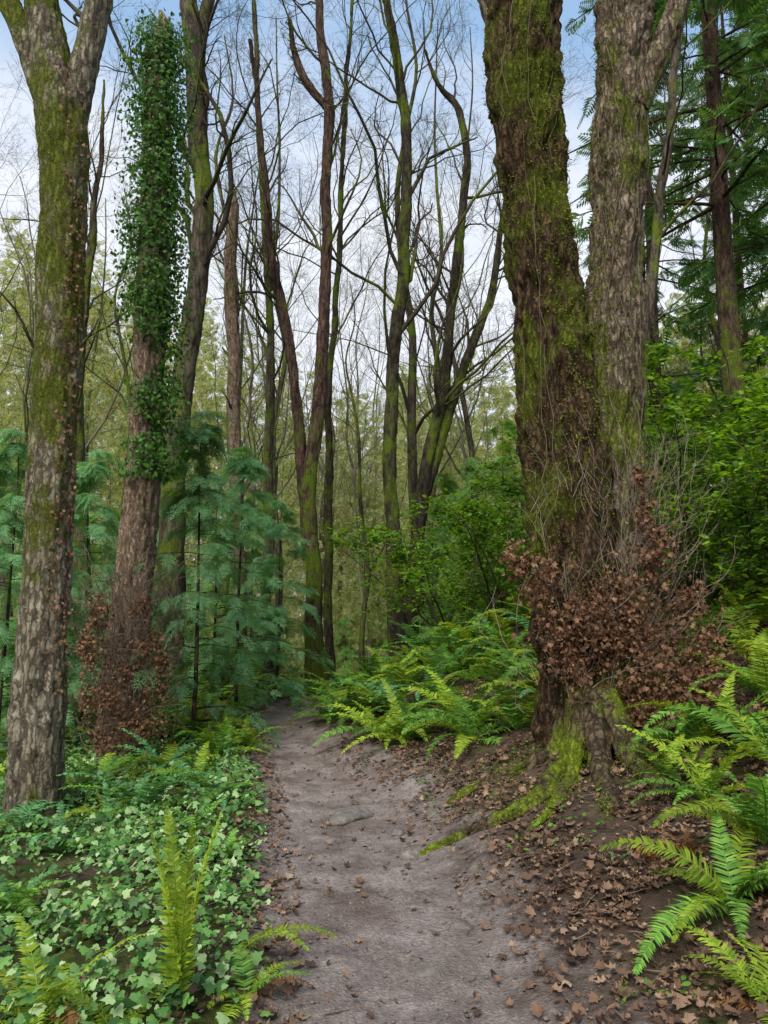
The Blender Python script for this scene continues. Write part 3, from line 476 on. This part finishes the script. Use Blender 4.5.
# ------------------------------------------------------------------ background bare trees (copied)
def bare_proto(h, r, lean, mat, label, tm=None):
    o = thing('bare_tree', label, 'tree'); k = 12; t = np.linspace(0, 1, k)
    P = np.column_stack([lean*h*t**1.5+np.cumsum(rng.normal(0, .19, k)), np.cumsum(rng.normal(0, .19, k)), -1.0+h*t]); P[0, :2] = 0; rad = r*(1-.88*t); g = Geo(); P_, r_ = resample(P, rad, .5); tubes(g, P_[None], r_[None], 9); part('trunk', g, mat, o)
    branches(o, [(P, rad)], [(18, .30, .6, .26, .42, 8, .2, .11, 5), (7, .15, .6, .45, .5, 7, .2, .05, 3), (6, .15, .6, .5, .5, 5, .2, .02, 3), (4, .2, .5, .6, .6, 4, .18, .01, 3)], tm or mat); return o
BL = 'slender bare tree standing further back in the wood'
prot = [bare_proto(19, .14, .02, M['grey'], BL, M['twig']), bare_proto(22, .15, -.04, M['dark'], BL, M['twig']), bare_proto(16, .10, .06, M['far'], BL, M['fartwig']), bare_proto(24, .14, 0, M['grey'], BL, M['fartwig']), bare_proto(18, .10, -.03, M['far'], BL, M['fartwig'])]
sp = []
for u, Yd in [(212, 18), (225, 24), (252, 20), (288, 22), (376, 27), (350, 34), (425, 24), (440, 30), (460, 20), (480, 26), (500, 33), (335, 30), (300, 30), (275, 33), (240, 36), (192, 27), (130, 26), (108, 20), (90, 30), (20, 18), (5, 26), (40, 34), (-30, 22), (150, 38), (210, 44), (320, 42), (365, 46), (415, 48), (455, 42), (660, 22), (690, 27), (750, 24), (640, 30), (770, 32), (520, 20), (560, 26), (358, 25), (384, 34), (430, 17)]:
    sp.append((at(u, 600, Yd)[0], Yd))
for i, (x, y) in enumerate(sp):
    if i < 5: o = prot[i]; o.location = (x, y, float(H(x, y))); o.rotation_euler = (0, 0, rng.uniform(0, 6.28)); o['group'] = 'bare trees further back in the wood'
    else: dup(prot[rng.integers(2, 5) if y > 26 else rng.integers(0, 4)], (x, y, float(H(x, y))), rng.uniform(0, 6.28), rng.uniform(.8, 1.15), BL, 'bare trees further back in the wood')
# ------------------------------------------------------------------ conifers
def spray_tpl(nn=7, w=.05, wl=.42):
    V = []; T = []; c = 0
    for j in range(nn):
        y = .1+.8*j/nn; l = wl*(1-j/nn)**.7+.05
        for s in (-1, 1):
            b = np.array([0, y, -.05*y]); e = np.array([s*l*.8, y+l*.55, -.22*l-.08*y]); m = (b+e)/2; V += [b, m+np.array([w*.5*s, -w*.8, 0]), e, m+np.array([-w*.5*s, w*.8, 0])]; T += [[c, c+1, c+2], [c, c+2, c+3]]; c += 4
    V += [[-w*.3, 0, 0], [w*.3, 0, 0], [0, 1.05, -.12]]; T += [[c, c+1, c+2]]; return np.array(V, float), np.array(T)
def lacy_tpl(nn=7, wl=.40, w=.022, sub=3):
    r = np.random.default_rng(5); V = []; T = []
    def tri(b, e, ww):
        d = e-b; p = np.array([d[1], -d[0], 0]); p = p/np.linalg.norm(p)*ww; m = b*.45+e*.55; c = len(V); V.extend([b, m-p, e, m+p]); T.append([c, c+1, c+2]); T.append([c, c+2, c+3])
    def dr(y): return -.32*y*y
    for j in range(nn):
        y = .08+.86*j/nn; l = (wl*(1-j/nn)**.75+.06)*r.uniform(.7, 1.15)
        for s in (-1, 1):
            b = np.array([0, y, dr(y)]); dd_ = np.array([s*.72, .7, -.22+r.normal(0, .08)]); e = b+dd_*l; tri(b, e, w*.7)
            for k in range(sub):
                f = (k+.6)/sub; q = b+dd_*l*f; l2 = l*.42*(1-f*.5)
                for s2 in (-1, 1):
                    a = math.atan2(dd_[1], dd_[0])+s2*.6; tri(q, q+np.array([math.cos(a), math.sin(a), -.2])*l2, w*.7)
    tri(np.array([0, 0, 0.]), np.array([0, .6, dr(.6)]), w*.6); tri(np.array([0, .5, dr(.5)]), np.array([0, 1.08, dr(1.08)]), w); return np.array(V, float), np.array(T)
SPR = spray_tpl(); SPT = lacy_tpl()
def conifer(h, r, nb, blen, z0, droop, mat, bark, label, name='cedar_sapling', ss=.25, per=10, up0=.2, tpl=None, sdr=-.45, nj=.45, wob=.012):
    tpl = tpl or SPT
    o = thing(name, label, 'tree'); t = np.linspace(0, 1, 10); P = np.column_stack([np.cumsum(rng.normal(0, wob*h/4, 10)), np.cumsum(rng.normal(0, wob*h/4, 10)), -.3+(h+.3)*t]); P[0, :2] = 0; rad = r*(1-.93*t); g = Geo(); tubes(g, P[None], rad[None], 10); part('trunk', g, bark, o)
    tb = z0+(1-z0)*rng.random(nb)**1.05*.98; az = rng.uniform(0, 6.28, nb); st = np.stack([np.interp(tb, t, P[:, q]) for q in range(3)], 1); L_ = blen*(1-tb)**.75*rng.uniform(.5, 1.25, nb)+.06*blen; d = np.column_stack([np.cos(az), np.sin(az), np.full(nb, up0)]); Q = [st]; k = 8
    for j in range(k-1): d = nrm(d+rng.normal(0, .07, d.shape)+np.array([0, 0, -droop])); Q.append(Q[-1]+d*L_[:, None]/(k-1))
    Q = np.stack(Q, 1); g = Geo(); tubes(g, Q, (r*.22*(L_/blen))[:, None]*np.linspace(1, .2, k)[None]+.001, 4); part('branches', g, bark, o)
    bi = np.repeat(np.arange(nb), per); M_ = len(bi); tt = rng.uniform(.15, 1, M_)*(k-1.001); i = tt.astype(int); f = (tt-i)[:, None]; p = Q[bi, i]*(1-f)+Q[bi, i+1]*f; tn = nrm(Q[bi, i+1]-Q[bi, i]); sd = nrm(np.cross(tn, [0, 0, 1.]))*np.where(rng.random(M_) < .5, -1, 1)[:, None]
    dr = nrm(tn*rng.uniform(.5, 1.4, M_)[:, None]+sd*rng.uniform(.3, 1, M_)[:, None]+np.array([0, 0, 1.])*rng.normal(sdr, .22, M_)[:, None]+rng.normal(0, .12, (M_, 3))); g = Geo(); inst(g, tpl[0], tpl[1], basis_yz(dr, np.array([[0, 0, 1.]])+rng.normal(0, nj, (M_, 3))), p, ss*rng.uniform(.5, 1.3, M_)); part('foliage', g, mat, o, None, False); return o
cp = [conifer(3.4, .03, 58, 1.1, .08, .08, M['cedar'], M['dark'], '', ss=.25, per=12, sdr=-.32, nj=.32), conifer(4.3, .035, 72, 1.3, .08, .10, M['cedar'], M['dark'], '', ss=.26, per=12, sdr=-.32, nj=.32), conifer(2.5, .025, 44, .95, .06, .09, M['cedar'], M['dark'], '', ss=.23, per=11, sdr=-.32, nj=.32), conifer(4.4, .035, 72, 1.3, .08, .10, M['dcedar'], M['dark'], '', ss=.28, per=11, sdr=-.3, nj=.32)]
cs = [(196, 9.1 , 1, .92, 'blue-green cedar sapling right beside the ivy-clad snag'), (240, 10.8, 1, .95, 'cedar sapling with drooping sprays left of the trail bend'), (280, 12.2, 0, 1.0, 'cedar sapling nearest the left side of the trail bend'), (85, 10.5, 1, .95, 'cedar sapling seen between the two leftmost trunks'), (8, 8.5, 1, .9, 'cedar sapling at the left edge behind the lichened maple')]
for i, (u, Yd, k, s, lab) in enumerate(cs):
    x = at(u, 600, Yd)[0]; dup(cp[k], (x, Yd, float(H(x, Yd))), rng.uniform(0, 6), s*rng.uniform(.95, 1.05), lab)
CG = 'young cedar in the hollow behind the left trunks'
for u, Yd, k, s in [(150, 14.5, 1, 1.15), (250, 16, 3, 1.0), (105, 16, 3, 1.2), (55, 14, 1, 1.1), (20, 17, 3, 1.2), (-20, 11, 1, 1), (215, 19, 3, 1.2), (175, 21, 3, 1.4), (130, 12, 0, .9), (60, 9.5, 2, 1.0), (215, 13.5, 0, 1.1)]:
    x = at(u, 600, Yd)[0]; dup(cp[k], (x, Yd, float(H(x, Yd))), rng.uniform(0, 6), s*1.1, CG, 'young cedars in the hollow on the left')
for u, Yd, k, s in [(430, 17, 3, 1.1), (470, 15, 3, 1.0), (505, 14, 3, 1.0), (450, 20, 3, 1.5), (490, 22, 3, 1.7), (540, 17, 3, 1.2)]:
    x = at(u, 600, Yd)[0]; q = dup(cp[k], (x, Yd, float(H(x, Yd))), rng.uniform(0, 6), s, 'young green conifer between the bare trees and the big maple', 'young conifers left of the big maple')
for u, Yd, k in [(345, 26, 3), (372, 30, 3), (392, 30, 3), (330, 34, 3)]:
    x = at(u, 600, Yd)[0]; dup(cp[k], (x, Yd, float(H(x, Yd))), rng.uniform(0, 6), .9, 'small distant conifer in the gap beyond the trail bend', 'small conifers beyond the trail bend')
for o in cp:
    for ch in list(o.children): bpy.data.objects.remove(ch)
    bpy.data.objects.remove(o)
fir = conifer(26, .22, 125, 3.8, .25, .09, M['fir'], M['red'], 'tall straight reddish conifer trunk at the upper right', 'fir_tree', .58, 15, .1, SPR, -.25, wob=.003)
p = at(726, 300, 13.5); fir.location = (p[0], 13.5, float(H(p[0], 13.5)))
for u, Yd, s, lab in [(820, 16, .95, 'dark fir at the right edge beyond the straight reddish conifer'), (668, 22, 1.0, 'dark fir behind the right stem of the big maple'), (850, 22, 1.1, 'dark fir furthest right, mostly outside the frame'), (760, 27, 1.1, 'distant fir just right of the straight reddish conifer')]:
    x = at(u, 600, Yd)[0]; dup(fir, (x, Yd, float(H(x, Yd))), rng.uniform(0, 6), s, lab)
# ------------------------------------------------------------------ leafy bushes
def bush(h, spread, ns, nl, size, mat, label, tpl=OVAL, name='leafy_bush'):
    o = thing(name, label, 'bush'); k = 8; az = rng.uniform(0, 6.28, ns); d = np.column_stack([np.cos(az)*spread, np.sin(az)*spread, np.ones(ns)]); d = nrm(d); Q = [np.zeros((ns, 3))-np.array([0, 0, .1])]
    for j in range(k-1): d = nrm(d+rng.normal(0, .12, d.shape)); Q.append(Q[-1]+d*h/(k-1)*rng.uniform(.7, 1.1, ns)[:, None])
    P = np.stack(Q, 1); r = np.full(ns, .02)[:, None]*np.linspace(1, .3, k)[None]; g = Geo(); tubes(g, P, r, 6)
    P1, r1 = grow(P, r, 8, .15, 1.1, .45, .5, 7, .10, -.03); tubes(g, P1, r1, 4); P2, r2 = grow(P1, r1, 6, .2, .7, .5, .5, 5, .10, 0); tubes(g, P2, r2, 3); part('branches', g, M['twig'], o)
    allp = P2.reshape(-1, 3); i = rng.integers(0, len(allp), nl); p = allp[i]+rng.normal(0, .035, (nl, 3)); a = rng.uniform(0, 6.28, nl); dr = nrm(np.column_stack([np.cos(a), np.sin(a), rng.normal(-.25, .3, nl)])); g = Geo(); inst(g, tpl[0], tpl[1], basis_yz(dr, np.array([[0, 0, 1.]])+rng.normal(0, .35, (nl, 3))), p, size*rng.uniform(.5, 1.25, nl)); part('foliage', g, mat, o, None, False); return o
B1 = bush(3.1, .6, 9, 7000, .09, M['bush'], 'tall bright green leafy bush right of the big maple')
B1.location = (3.7, 8.4, float(H(3.7, 8.4)))
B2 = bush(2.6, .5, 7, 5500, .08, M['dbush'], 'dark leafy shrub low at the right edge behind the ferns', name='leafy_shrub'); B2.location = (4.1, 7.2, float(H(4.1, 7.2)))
B3 = bush(2.5, .6, 7, 4500, .08, M['bush'], 'bright green leafy bush left of the big maple above the ferns'); B3.location = (1.2, 12.6, float(H(1.2, 12.6))); B3.scale = (1.15,)*3
dup(B1, (5.6, 10.2, float(H(5.6, 10.2))), 2, 1.15, 'bright bush behind the tall one at the right edge'); dup(B1, (3.3, 10.6, float(H(3.3, 10.6))), 4, .95, 'bright bush directly behind the right side of the big maple')
dup(B3, (1.75, 11.3, float(H(1.75, 11.3))), 1, 1.0, 'smaller bright bush touching the left side of the big maple')
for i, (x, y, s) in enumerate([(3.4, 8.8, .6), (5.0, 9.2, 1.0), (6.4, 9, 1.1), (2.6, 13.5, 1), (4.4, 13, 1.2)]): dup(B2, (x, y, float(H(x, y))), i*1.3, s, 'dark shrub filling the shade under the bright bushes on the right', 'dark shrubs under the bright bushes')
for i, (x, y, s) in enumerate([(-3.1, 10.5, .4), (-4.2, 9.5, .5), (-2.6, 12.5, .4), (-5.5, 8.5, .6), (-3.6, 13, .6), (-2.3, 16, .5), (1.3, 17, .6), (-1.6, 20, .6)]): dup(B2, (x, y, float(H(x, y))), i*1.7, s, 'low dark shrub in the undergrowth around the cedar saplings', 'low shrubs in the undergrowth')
# ------------------------------------------------------------------ far wood
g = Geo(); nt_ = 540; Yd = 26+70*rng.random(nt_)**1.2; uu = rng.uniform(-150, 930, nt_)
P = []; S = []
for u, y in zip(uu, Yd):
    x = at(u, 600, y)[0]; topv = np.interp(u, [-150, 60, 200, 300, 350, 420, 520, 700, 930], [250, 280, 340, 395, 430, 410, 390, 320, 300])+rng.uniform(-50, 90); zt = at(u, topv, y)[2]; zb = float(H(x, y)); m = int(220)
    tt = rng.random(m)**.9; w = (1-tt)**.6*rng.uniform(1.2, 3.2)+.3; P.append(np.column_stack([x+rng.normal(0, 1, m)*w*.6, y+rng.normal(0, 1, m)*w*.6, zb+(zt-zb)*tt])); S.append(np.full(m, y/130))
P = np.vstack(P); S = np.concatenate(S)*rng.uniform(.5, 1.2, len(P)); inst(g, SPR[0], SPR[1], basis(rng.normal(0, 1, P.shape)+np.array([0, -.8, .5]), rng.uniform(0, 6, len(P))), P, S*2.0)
tag(part('far_wood', g, M['yel'], smooth=False), 'yellow-green mass of distant woodland, haze painted into its leaf colours', 'woodland', kind='stuff')
# ------------------------------------------------------------------ sky, sun, camera
w = bpy.data.worlds.new('World'); bpy.context.scene.world = w; w.use_nodes = True; nt = w.node_tree; nt.nodes.clear(); L = nt.links
sk = N(nt, 'ShaderNodeTexSky', sky_type='NISHITA'); sk.sun_disc = False; sk.sun_elevation = R(48); sk.sun_rotation = R(200)
tc = N(nt, 'ShaderNodeTexCoord'); mp = N(nt, 'ShaderNodeMapping'); mp.inputs['Scale'].default_value = (1, 1, 1.8); L.new(tc.outputs['Generated'], mp.inputs[0]); no = N(nt, 'ShaderNodeTexNoise', i_Scale=2.6, i_Detail=7, i_Roughness=.55); L.new(mp.outputs[0], no.inputs[0])
sx = N(nt, 'ShaderNodeSeparateXYZ'); L.new(tc.outputs['Generated'], sx.inputs[0]); mr = N(nt, 'ShaderNodeMapRange'); mr.inputs[1].default_value = .3; mr.inputs[2].default_value = .65; mr.inputs[3].default_value = .30; mr.inputs[4].default_value = -.14; L.new(sx.outputs[2], mr.inputs[0])
ad = N(nt, 'ShaderNodeMath', operation='ADD'); L.new(no.outputs[0], ad.inputs[0]); L.new(mr.outputs[0], ad.inputs[1]); f = ramp(nt, ad.outputs[0], [(.34, (.08,)*3), (.62, (1, 1, 1))])
bl = mixc(nt, .75, sk.outputs[0], (2.4, 4.1, 6.5)); c = mixc(nt, f, bl, (6.3, 6.6, 7.2)); bg = N(nt, 'ShaderNodeBackground', i_Strength=.15); L.new(c, bg.inputs[0]); ow = N(nt, 'ShaderNodeOutputWorld'); L.new(bg.outputs[0], ow.inputs[0])
sun = bpy.data.lights.new('sun', 'SUN'); sun.energy = 4.8; sun.angle = R(30); sun.color = (1, .95, .86); so = bpy.data.objects.new('sun', sun); C.objects.link(so); so.rotation_euler = (R(42), 0, R(-20))
cam = bpy.data.cameras.new('camera'); co = bpy.data.objects.new('camera', cam); C.objects.link(co); co.location = (0, 0, CH); co.rotation_euler = (R(90)+PIT, 0, 0); cam.sensor_fit = 'VERTICAL'; cam.sensor_height = 36; cam.sensor_width = 27; cam.lens = F/1024*36; cam.clip_end = 500; cam.clip_start = .05
sc = bpy.context.scene; sc.camera = co; sc.view_settings.view_transform = 'Standard'; sc.view_settings.look = 'None'; sc.view_settings.exposure = 0
